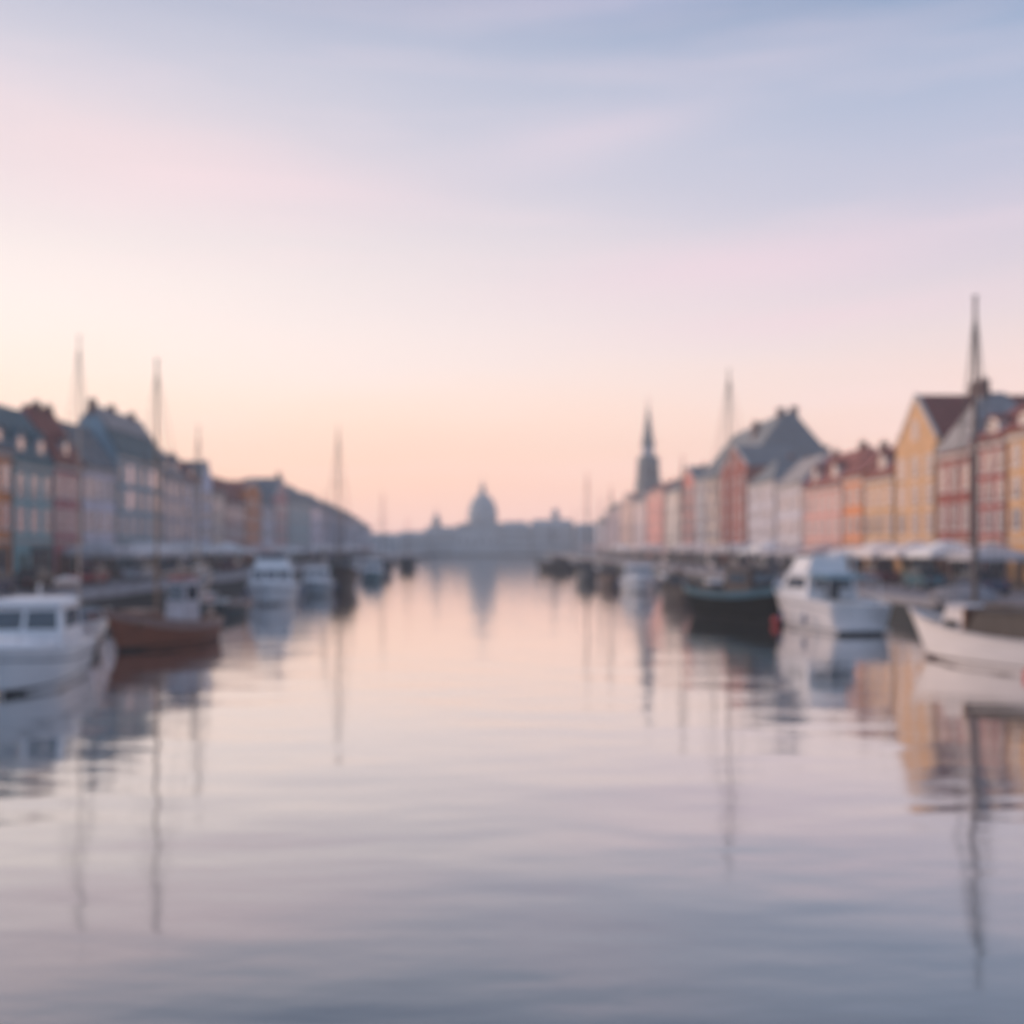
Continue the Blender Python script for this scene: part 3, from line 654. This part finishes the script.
def cabin_windows(t_, y0, y1, hw, z0, z1, front, side, nf=2, ns=2, zlo=.35, zhi=.88, ns_range=(.1,.85), back=.05, nb=0):
    "panes laid on the raked faces of a cabin_box with the same numbers"
    H_ = z1-z0
    def px(z): return (z-z0)/H_
    za, zb = z0+H_*zlo, z0+H_*zhi
    for k in range(nf):                            # windscreen
        f0, f1 = (k+.06)/nf, (k+.94)/nf
        def pt(f, z): q = px(z); w_ = (hw-side*q)*.94; return (-w_+2*w_*f, y1-front*q+.002, z)
        quad_slab(t_, 'windscreen', [pt(f1,za), pt(f0,za), pt(f0,zb), pt(f1,zb)], .02, BGLASS)
    for k in range(nb):
        f0, f1 = (k+.1)/nb, (k+.9)/nb
        def pb(f, z): q = px(z); w_ = (hw-side*q)*.9; return (-w_+2*w_*f, y0+back*q-.002, z)
        quad_slab(t_, 'rear_window', [pb(f0,za), pb(f1,za), pb(f1,zb), pb(f0,zb)], .02, BGLASS)
    for s_ in (1, -1):
        for k in range(ns):
            f0 = ns_range[0] + (ns_range[1]-ns_range[0])*(k+.06)/ns; f1 = ns_range[0] + (ns_range[1]-ns_range[0])*(k+.94)/ns
            def ps(f, z): q = px(z); return (s_*(hw-side*q+.002), (y0+back*q) + (y1-front*q-y0-back*q)*f, z)
            pp = [ps(f0,za), ps(f1,za), ps(f1,zb), ps(f0,zb)]
            if s_ < 0: pp = [pp[1], pp[0], pp[3], pp[2]]
            quad_slab(t_, 'side_window', pp, .02, BGLASS)
def railing(t_, pts, hgt, closed=False, m=None):
    b = MB(); m = m or mat('steel_rail', (.55,.56,.6), .3, metal=.8)
    b.tube([(x,y,z+hgt) for x, y, z in pts], .018, 6)
    b.tube([(x,y,z+hgt*.5) for x, y, z in pts], .01, 6)
    for x, y, z in pts: b.tube([(x,y,z-.05),(x,y,z+hgt)], .015, 6)
    b.build('railing', m, t_)
def fender(t_, x, y, z, m=None):
    f = MB().lathe([(0,-.3),(.09,-.26),(.12,-.1),(.12,.12),(.07,.24),(0,.28)], cx=x, cy=y, n=10)
    f.v = [(a, b, c+z) for a, b, c in f.v]; f.tube([(x,y,z+.26),(x*.96,y,z+.75)], .012, 5)
    f.build('fender', m or mat('fender_blue', (.08,.11,.2), .5), t_)
def deckpts(L_, st, y0, y1, n, inset=.1, off=0):
    out_ = []
    for i in range(n+1):
        y = y0+(y1-y0)*i/n; b, sh = st((y+L_/2)/L_); out_.append((max(.05, b-inset), y, sh+off))
    return out_
def mast(t_, y, z0, z1, r, m, stays=None, boom=0, spread=True, sail=None, x=0, shr=.012):
    ms = MB().tube([(x,y,z0),(x,y,z0+(z1-z0)*.6),(x,y,z1)], [r, r*.8, r*.5], 10).build('mast', m, t_)
    if spread: MB().tube([(x-.8,y,z0+(z1-z0)*.62),(x+.8,y,z0+(z1-z0)*.62)], .03, 6).build('spreader', m, ms)
    MB().lathe([(0,z1),(r*.8,z1),(r*.8,z1+.1),(0,z1+.14)], cx=x, cy=y, n=8).build('masthead', DARKM, ms)
    if stays:
        rg = MB()
        for p in stays: rg.tube([(x,y,z1-.3),p], shr, 4)
        rg.build('rigging', DARKM, t_)
    if boom:
        MB().tube([(x,y,z0+1.3),(x,y-boom,z0+1.45)], .07, 8).build('boom', m, t_)
        MB().tube([(x,y-.2,z0+1.5),(x,y-boom*.5,z0+1.62),(x,y-boom+.2,z0+1.6)], [.16,.15,.08], 10).build('furled_sail', sail or CANVAS, t_)

def heading(dx, dy): return math.atan2(-dx, dy)       # local +y along (dx,dy)

# A: white cabin cruiser, bow towards us, left edge
L_ = 6.6
t_ = thing('cabin_cruiser', 'white cabin cruiser with dark windscreen cut by the left edge of the photo', 'motor boat', (-14.15, 33.7, 0), heading(.17,-1), 'boats moored along the canal')
HW = mat('hull_white', (.80,.80,.82), .3, var=.05)
st = hull(t_, L_, 3.05, 1.05, 1.1, 1.38, HW, stripe=(mat('grey_strake', (.16,.19,.22), .5), .36, .30), deck=WHITE, rake=.9, full=3.6, transom=.93, bulwark=.05)
MB().add([(-1.2,.2,1.1),(1.2,.2,1.1),(.7,2.5,1.2),(-.7,2.5,1.2),(-1.05,.3,1.55),(1.05,.3,1.55),(.5,2.0,1.45),(-.5,2.0,1.45)], [(0,1,5,4),(1,2,6,5),(2,3,7,6),(3,0,4,7),(4,5,6,7)]).build('foredeck_coachroof', WHITE, t_, .05)
cabin_box(t_, 'cabin', -2.3, .9, 1.2, 1.05, 2.42, WHITE, .65, .05, .2, ov=.14)
cabin_windows(t_, -2.3, .9, 1.2, 1.05, 2.42, .65, .2, nf=2, ns=3, zlo=.46, zhi=.86, nb=1)
railing(t_, deckpts(L_, st, -.2, 2.9, 5), .45); railing(t_, [(-a,b,c) for a,b,c in deckpts(L_, st, -.2, 2.9, 5)], .45)
MB().tube([(0,-1.4,2.5),(0,-1.5,3.0)], .03, 6).build('aerial', WHITE, t_)

# B: brown wooden sailing boat
L_ = 6.6
t_ = thing('sailing_boat', 'brown wooden sailing boat beside the white cabin cruiser, left side', 'sailing boat', (-13.8, 46.4, 0), heading(-2.7,-7.6), 'boats moored along the canal')
st = hull(t_, L_, 2.9, 1.0, 1.0, 1.7, mat('hull_brown', (.24,.08,.045), .6, scale=3, stretch=(1,.2,3)), stripe=(mat('rose_strake', (.36,.24,.22), .5), .30, .02), rake=1.0, transom=.5, bulwark=.2, boot=RUBBER, cap=BWOOD)
cabin_box(t_, 'coachroof', .9, 2.6, .8, .95, 1.45, BWOOD, .2, .05, .1)
cabin_box(t_, 'wheelhouse', -2.0, -.8, .5, .8, 2.75, mat('pale_blue_paint', (.52,.50,.54), .5), .12, .05, .08, roofm=mat('red_roof_paint', (.38,.12,.11), .5))
cabin_windows(t_, -2.0, -.8, .5, .8, 2.75, .12, .08, nf=2, ns=2, zlo=.55, zhi=.88, nb=1)
mast(t_, .4, .8, 11.9, .08, mat('brown_mast', (.24,.15,.10), .5), [(1.35,.3,1.1),(-1.35,.3,1.1),(0,3.2,1.7),(0,-3.2,1.1)], boom=0)
MB().tube([(0,.2,3.0),(0,-3.4,3.2)], .07, 8).build('boom', MASTL, t_)
MB().tube([(.25,-2.4,.9),(-.2,-3.4,2.9)], .05, 8).build('leaning_pole', MASTL, t_)
MB().box(-.09,-3.7,-.4,.09,-3.33,1.45).build('rudder', mat('pale_pile_wood', (.45,.33,.27)), t_)
for y in (-1.8,.9): fender(t_, 1.52, y, .5, mat('fender_orange', (.5,.12,.07), .5))

# C: pale mast sailboat behind, by the left quay
def small_sail(label, loc, hd, L_, B_, hm, mh, mr_, mm, sh=(.8,.8,1.15), cab=WHITE, rig=.012, boom=2.6):
    t_ = thing('sailing_boat', label, 'sailing boat', loc, hd, 'boats moored along the canal')
    st = hull(t_, L_, B_, *sh, hm, rake=.9, transom=.6, bulwark=.08)
    cabin_box(t_, 'coachroof', -.3, L_*.28, B_*.3, sh[1]-.1, sh[1]+.45, cab, .35, .05, .12)
    cabin_windows(t_, -.3, L_*.28, B_*.3, sh[1]-.1, sh[1]+.45, .35, .12, nf=0, ns=2, zlo=.35, zhi=.8)
    mast(t_, L_*.1, sh[1]+.3, mh, mr_, mm, [(B_*.46,L_*.08,sh[1]),(-B_*.46,L_*.08,sh[1]),(0,L_*.47,sh[2]),(0,-L_*.47,sh[0])], boom=boom, shr=rig)
    MB().box(-.03,-L_/2-.3,-.4,.03,-L_/2+.02,sh[0]).build('rudder', cab, t_)
    return t_
small_sail('white sailing boat with tall pale mast behind the brown wooden boat', (-18.62, 49.0, 0), heading(.05,1), 7.6, 2.4, HW, 13.6, .055, MASTL, cab=mat('blue_cabin', (.10,.16,.22), .5))
small_sail('dark teal sailing boat with slim mast left of the flybridge cruiser', (-17.3, 66.0, 0), heading(-.02,-1), 7.0, 2.4, mat('hull_teal', (.035,.09,.11), .4), 11.2, .07, MASTL, cab=mat('pale_pink_cabin', (.42,.36,.38), .5))

# D: motor cruisers
def cruiser(label, loc, hd, L_=9, B_=3.2, fly=True, hm=HW, cm=WHITE, sh=(1.2,1.25,1.75), top=2.7, canopy=None, arch=True, boot=None):
    t_ = thing('motor_cruiser', label, 'motor boat', loc, hd, 'boats moored along the canal')
    st = hull(t_, L_, B_, *sh, hm, stripe=(mat('grey_strake', (.16,.19,.22), .5), .34, .28), deck=WHITE, rake=1.3, full=2.4, transom=.9, bulwark=.06, boot=boot or mat('boot_navy', (.02,.03,.05), .4))
    z0 = sh[1]-.05
    cabin_box(t_, 'cabin', -L_*.18, L_*.22, B_*.40, z0, top, cm, .9, .05, .15, ov=.12)
    cabin_windows(t_, -L_*.18, L_*.22, B_*.40, z0, top, .9, .15, nf=3, ns=3, zlo=.42, zhi=.88, nb=2)
    MB().add([(-B_*.36,L_*.16,z0),(B_*.36,L_*.16,z0),(B_*.16,L_*.38,sh[1]+.25),(-B_*.16,L_*.38,sh[1]+.25),(-B_*.3,L_*.18,z0+.62),(B_*.3,L_*.18,z0+.62),(B_*.12,L_*.34,sh[1]+.5),(-B_*.12,L_*.34,sh[1]+.5)], [(0,1,5,4),(1,2,6,5),(2,3,7,6),(3,0,4,7),(4,5,6,7)]).build('foredeck_coachroof', cm, t_, .05)
    if fly:
        cabin_box(t_, 'flybridge', -L_*.14, L_*.12, B_*.31, top+.15, top+.75, cm, .4, .02, .1, ov=.02)
        quad_slab(t_, 'flybridge_screen', [(B_*.26,L_*.1,top+.78),(-B_*.26,L_*.1,top+.78),(-B_*.24,L_*.06,top+1.08),(B_*.24,L_*.06,top+1.08)], .02, BGLASS)
    if arch:
        MB().tube([(-B_*.36,-L_*.16,top+.1),(-B_*.33,-L_*.19,top+1.0),(B_*.33,-L_*.19,top+1.0),(B_*.36,-L_*.16,top+.1)], .06, 8).build('radar_arch', cm, t_)
    if canopy:
        MB().prism([(-L_*.44,top-.15),(-L_*.185,top-.02),(-L_*.185,top+.06),(-L_*.44,top-.07)], 'x', -B_*.4, B_*.4).build('cockpit_canopy', canopy, t_)
        cp = MB()
        for s_ in (-1, 1):
            for y in (-.43, -.32): cp.tube([(s_*B_*.39,L_*y,sh[0]-.05),(s_*B_*.39,L_*y,top-.1)], .03, 6)
        cp.build('canopy_posts', WHITE, t_)
    MB().box(-.35,-L_*.18-.03,z0-.6,.35,-L_*.18+.1,top-.2).build('cabin_door', BGLASS, t_)
    MB().box(-B_*.38,-L_/2-.5,.18,B_*.38,-L_/2-.06,.25).build('swim_platform', WHITE, t_)
    for s_ in (1,-1): railing(t_, [(s_*a,b,c) for a,b,c in deckpts(L_, st, -.1*L_, .46*L_, 7)], .6)
    for s_ in (1,-1):
        for y in (-.25,.05): fender(t_, s_*(B_/2+.1), L_*y, .6)
    return t_
cruiser('white flybridge cruiser pointing at the camera, left side in mid distance', (-16.2, 82, 0), heading(.12,-1), 9.5, 3.9, True, sh=(1.2,1.2,1.55), top=2.5)
cruiser('small pale blue cruiser moored between the flybridge cruiser and the dark ship', (-14.9, 95, 0), heading(.05,-1), 7.5, 2.8, False, hm=mat('hull_paleblue', (.34,.42,.47), .4), sh=(1.0,1.0,1.3), top=2.2, arch=False)
cruiser('tall white cruiser with blue grey stern moored in front of the orange house', (16.9, 56.7, 0), heading(-1.35,8.0), 8.8, 3.4, True, hm=mat('hull_rosewhite', (.86,.81,.80), .3, var=.05), sh=(1.35,1.6,2.35), top=2.75, canopy=mat('teal_canvas', (.16,.28,.34), .8))
cruiser('small white cruiser moored below the church spire', (13.6, 101, 0), heading(-.05,-1), 7.6, 3.3, False, sh=(1.1,1.1,1.4), top=2.3, arch=False)
cruiser('tiny teal and white cruiser far along the left bank', (-14.3, 134, 0), heading(.1,-1), 7, 3.0, False, hm=mat('hull_teal2', (.14,.28,.31), .4), sh=(1.0,1.0,1.3), top=2.4, arch=False)

# E: dark ship with tall mast, left
def old_ship(label, loc, hd, L_, B_, hm, sh, mh, mr_, tr=.65, stripe=None, house=None, cap=None, mm=None, name='old_sailing_ship', second=0, my=.06, boom=4):
    t_ = thing(name, label, 'sailing ship', loc, hd, 'boats moored along the canal')
    hull(t_, L_, B_, *sh, hm, stripe=stripe, rake=1.2, transom=tr, bulwark=.3, boot=RUBBER, full=3.0, cap=cap or DWOOD)
    if house: cabin_box(t_, 'deckhouse', -L_*.3, -L_*.05, B_*.3, sh[1]-.25, sh[1]+house, DWOOD, .1, .05, .05, roofm=mat('deckhouse_roof', (.10,.09,.09), .6)); cabin_windows(t_, -L_*.3, -L_*.05, B_*.3, sh[1]-.25, sh[1]+house, .1, .05, nf=2, ns=2, zlo=.5, zhi=.85, nb=1)
    MB().box(-B_*.2, L_*.14, sh[1]-.3, B_*.2, L_*.27, sh[1]+.35).build('hatch', DWOOD, t_, .03)
    mast(t_, L_*my, sh[1]-.3, mh, mr_, mm or MAST, [(B_*.46,L_*my-.3,sh[1]),(-B_*.46,L_*my-.3,sh[1]),(B_*.46,L_*my+.5,sh[1]),(-B_*.46,L_*my+.5,sh[1]),(0,L_*.5,sh[2]),(0,-L_*.48,sh[0])], boom=boom, shr=.015, sail=mat('brown_sail', (.16,.10,.08), .9))
    MB().tube([(0,L_*.42,sh[2]-.05),(0,L_*.62,sh[2]+.55)], [.09,.05], 8).build('bowsprit', mm or MAST, t_)
    if second: MB().tube([(0,-L_*.32,sh[0]),(0,-L_*.32,second)], [.1,.05], 8).build('mizzen_mast', mm or MAST, t_)
    return t_
old_ship('dark old sailing ship with tall mast before the lavender house, left side', (-14.15, 103, 0), heading(.04,-1), 11, 3.6, mat('hull_umber', (.022,.02,.022), .5), (1.9,1.8,2.5), 15.2, .08, house=1.3, second=8)
old_ship('big black hulled sailing boat with teal rail on the right side', (14.15, 63.6, 0), heading(-3.2,8.0), 9.8, 3.6, mat('hull_black', (.006,.009,.010), .8, ior=1.2), (2.0,1.6,1.9), 14.4, .07, tr=.42,
         stripe=(mat('teal_rail', (.07,.17,.22), .5), .34, .02), house=1.3, cap=mat('teal_rail', (.07,.17,.22), .5))
old_ship('dark low boat with stubby mast, farthest out on the right', (10.6, 181, 0), heading(-.9,1), 8, 3.2, mat('hull_umber', (.022,.02,.022)), (1.5,1.3,1.7), 7.5, .08, house=1.0, boom=2)
old_ship('grey boat with slim mast left of the church spire reflection', (11.3, 128, 0), heading(-.05,-1), 8.5, 3.0, mat('hull_grey', (.10,.115,.13), .5), (1.4,1.2,1.7), 12.5, .09, house=1.1, boom=3)
old_ship('rust brown boat moored among the far boats on the right', (12.8, 117, 0), heading(.05,-1), 7.5, 2.6, mat('hull_rust', (.10,.06,.055), .5), (1.2,1.1,1.5), 10.5, .07, house=.9, boom=2.5)
old_ship('dark brown fishing boat moored right of the small white cruiser', (14.6, 84, 0), heading(.1,-1), 6.6, 2.3, mat('hull_brown2', (.05,.035,.035), .5), (1.3,1.0,1.4), 11.0, .07, house=1.0, boom=2)
old_ship('charcoal boat far away near the end of the left bank', (-14.5, 193, 0), heading(.06,-1), 8, 3.4, mat('hull_charcoal', (.025,.028,.034), .5), (1.4,1.3,1.6), 9, .07, house=.9, boom=2)
old_ship('small navy boat beyond the tiny teal cruiser on the left', (-15.6, 160, 0), heading(.06,-1), 8, 3.2, mat('hull_navy', (.03,.045,.07), .5), (1.3,1.2,1.6), 12, .07, house=.9, boom=2)

# F: white wooden boat at the right edge, bow to the left
L_ = 9.6
t_ = thing('wooden_boat', 'white double-ended wooden boat cut by the right edge of the photo', 'wooden boat', (18.5, 37.8, 0), heading(-3.7,7.6), 'boats moored along the canal')
st = hull(t_, L_, 3.3, 1.3, 1.05, 1.8, mat('hull_offwhite', (.82,.77,.76), .4, var=.07, scale=2, stretch=(1,.3,5)), rake=1.1, transom=.55, bulwark=.16, boot=mat('antifoul_dark', (.05,.02,.02), .6), full=2.6, cap=mat('pale_cap', (.5,.48,.5), .5))
cabin_box(t_, 'forward_cabin', 2.0, 3.3, .72, 1.0, 1.95, mat('cream_cabin', (.62,.57,.56), .5), .35, .05, .12)
MB().box(-.732, 2.35, 1.25, -.69, 2.95, 1.5).build('side_window', mat('car_glass', (.02,.022,.025), .35, ior=1.25), t_)
cabin_box(t_, 'tarpaulin_tent', -3.0, 1.85, 1.1, .95, 1.85, mat('brown_tarp', (.075,.06,.05), .8, scale=3), .3, .3, .35)
MB().box(-.9,1.87,.98,.9,1.98,2.0).build('bulkhead', BWOOD, t_)
MB().tube([(0,-3.2,2.15),(0,1.8,2.1)], .06, 8).build('boom', MAST, t_)
def buoy(label, loc, r=.28):
    t_ = thing('mooring_buoy', label, 'buoy', loc, 0, 'mooring buoys')
    MB().lathe([(0,-r),(r*.7,-r*.7),(r,0),(r*.75,r*.7),(r*.3,r*.95),(0,r*1.0)], n=16).build('float', mat('buoy_red', (.55,.06,.06), .4), t_)
    MB().tube([(0,0,r*.9),(0,0,r*1.5)], .03, 6).build('top_ring', DARKM, t_)
buoy('red mooring buoy afloat under the white wooden boat at the right edge', (17.15, 34.8, .10), .27)
buoy('red mooring buoy afloat at the end of the black hulled boat', (15.2, 58.6, .22), .22)

# G: tall dark mast boat by the right quay
old_ship('old boat with the tallest dark mast, moored behind the white wooden boat', (21.35, 48.4, 0), heading(.02,1), 7.8, 2.5, mat('hull_dark_green', (.02,.03,.03), .5), (1.1,.95,1.3), 15.1, .14, house=.7, name='old_sailing_boat', my=0, boom=0)
# H: small open boats
def rowboat(label, loc, hd, hm, L_=4.2, B_=1.7):
    t_ = thing('rowing_boat', label, 'rowing boat', loc, hd, 'boats moored along the canal')
    hull(t_, L_, B_, .5, .42, .65, hm, rake=.5, transom=.7, bulwark=.28, cap=BWOOD)
    for y in (-1.1, .1, 1.1): MB().box(-B_*.4, y-.12, .30, B_*.4, y+.12, .34).build('thwart', DECK, t_)
    MB().box(-B_*.3,-L_/2-.3,.1,B_*.3,-L_/2-.1,.65).build('outboard_motor', DARKM, t_, .05) if False else None
rowboat('blue grey rowing boat between the white cruiser and the brown sailing boat', (-16.4, 42.0, 0), heading(-.1,-1), mat('rowboat_blue', (.08,.15,.19), .5))
rowboat('dark rowing boat by the quay behind the brown sailing boat', (-19.3, 58.5, 0), heading(.1,1), mat('rowboat_dark', (.05,.05,.055), .5))
rowboat('light grey rowing boat moored just left of the black hulled boat', (15.9, 76.0, 0), heading(.1,-1), mat('rowboat_grey', (.3,.29,.3), .5))
rowboat('dark teal rowing boat floating between the brown sailing boat and the flybridge cruiser', (-15.6, 66.0, 0), heading(.1,-1), mat('rowboat_teal', (.03,.08,.10), .5), 5.0, 2.1)

# ---- more boats moored between the larger ones
small_sail('pink cabined sailing boat close to the left quay behind the flybridge cruiser', (-20.3, 76, 0), heading(0,-1), 6.6, 2.2, mat('hull_grey2', (.22,.22,.24), .5), 9, .05, MASTL, cab=mat('pale_pink_cabin', (.42,.36,.38)))
small_sail('small white sailing boat in front of the dark teal house, far left bank', (-17.6, 117, 0), heading(0,-1), 7, 2.4, HW, 10, .05, MASTL)
small_sail('slim white sailing boat in front of the coral house on the right', (18.6, 92, 0), heading(0,-1), 7, 2.4, HW, 10.5, .05, MASTL)
small_sail('grey sailing boat in front of the rose pink house on the right', (17.8, 112, 0), heading(.03,-1), 7, 2.4, mat('hull_grey2', (.22,.22,.24)), 11, .06, MASTL)
small_sail('light sailing boat in front of the mauve house, far right bank', (14.6, 146, 0), heading(0,-1), 7.5, 2.6, mat('hull_rosewhite', (.86,.81,.80)), 11, .06, MASTL)
small_sail('dark blue sailing boat near the far end of the right bank', (15.5, 205, 0), heading(0,-1), 8, 2.8, mat('hull_navy', (.03,.045,.07)), 11, .07, MASTL)
cruiser('grey blue cruiser with rosy hull between the black boat and the small white cruiser', (18.9, 79, 0), heading(.05,-1), 7, 2.6, False, hm=mat('hull_rosegrey', (.32,.27,.27), .5), sh=(1.0,1.0,1.3), top=2.2, arch=False)
cruiser('tiny pale cruiser beyond the tiny teal one along the left bank', (-18.5, 146, 0), heading(.05,-1), 7, 2.8, False, sh=(1.0,1.0,1.3), top=2.4, arch=False)
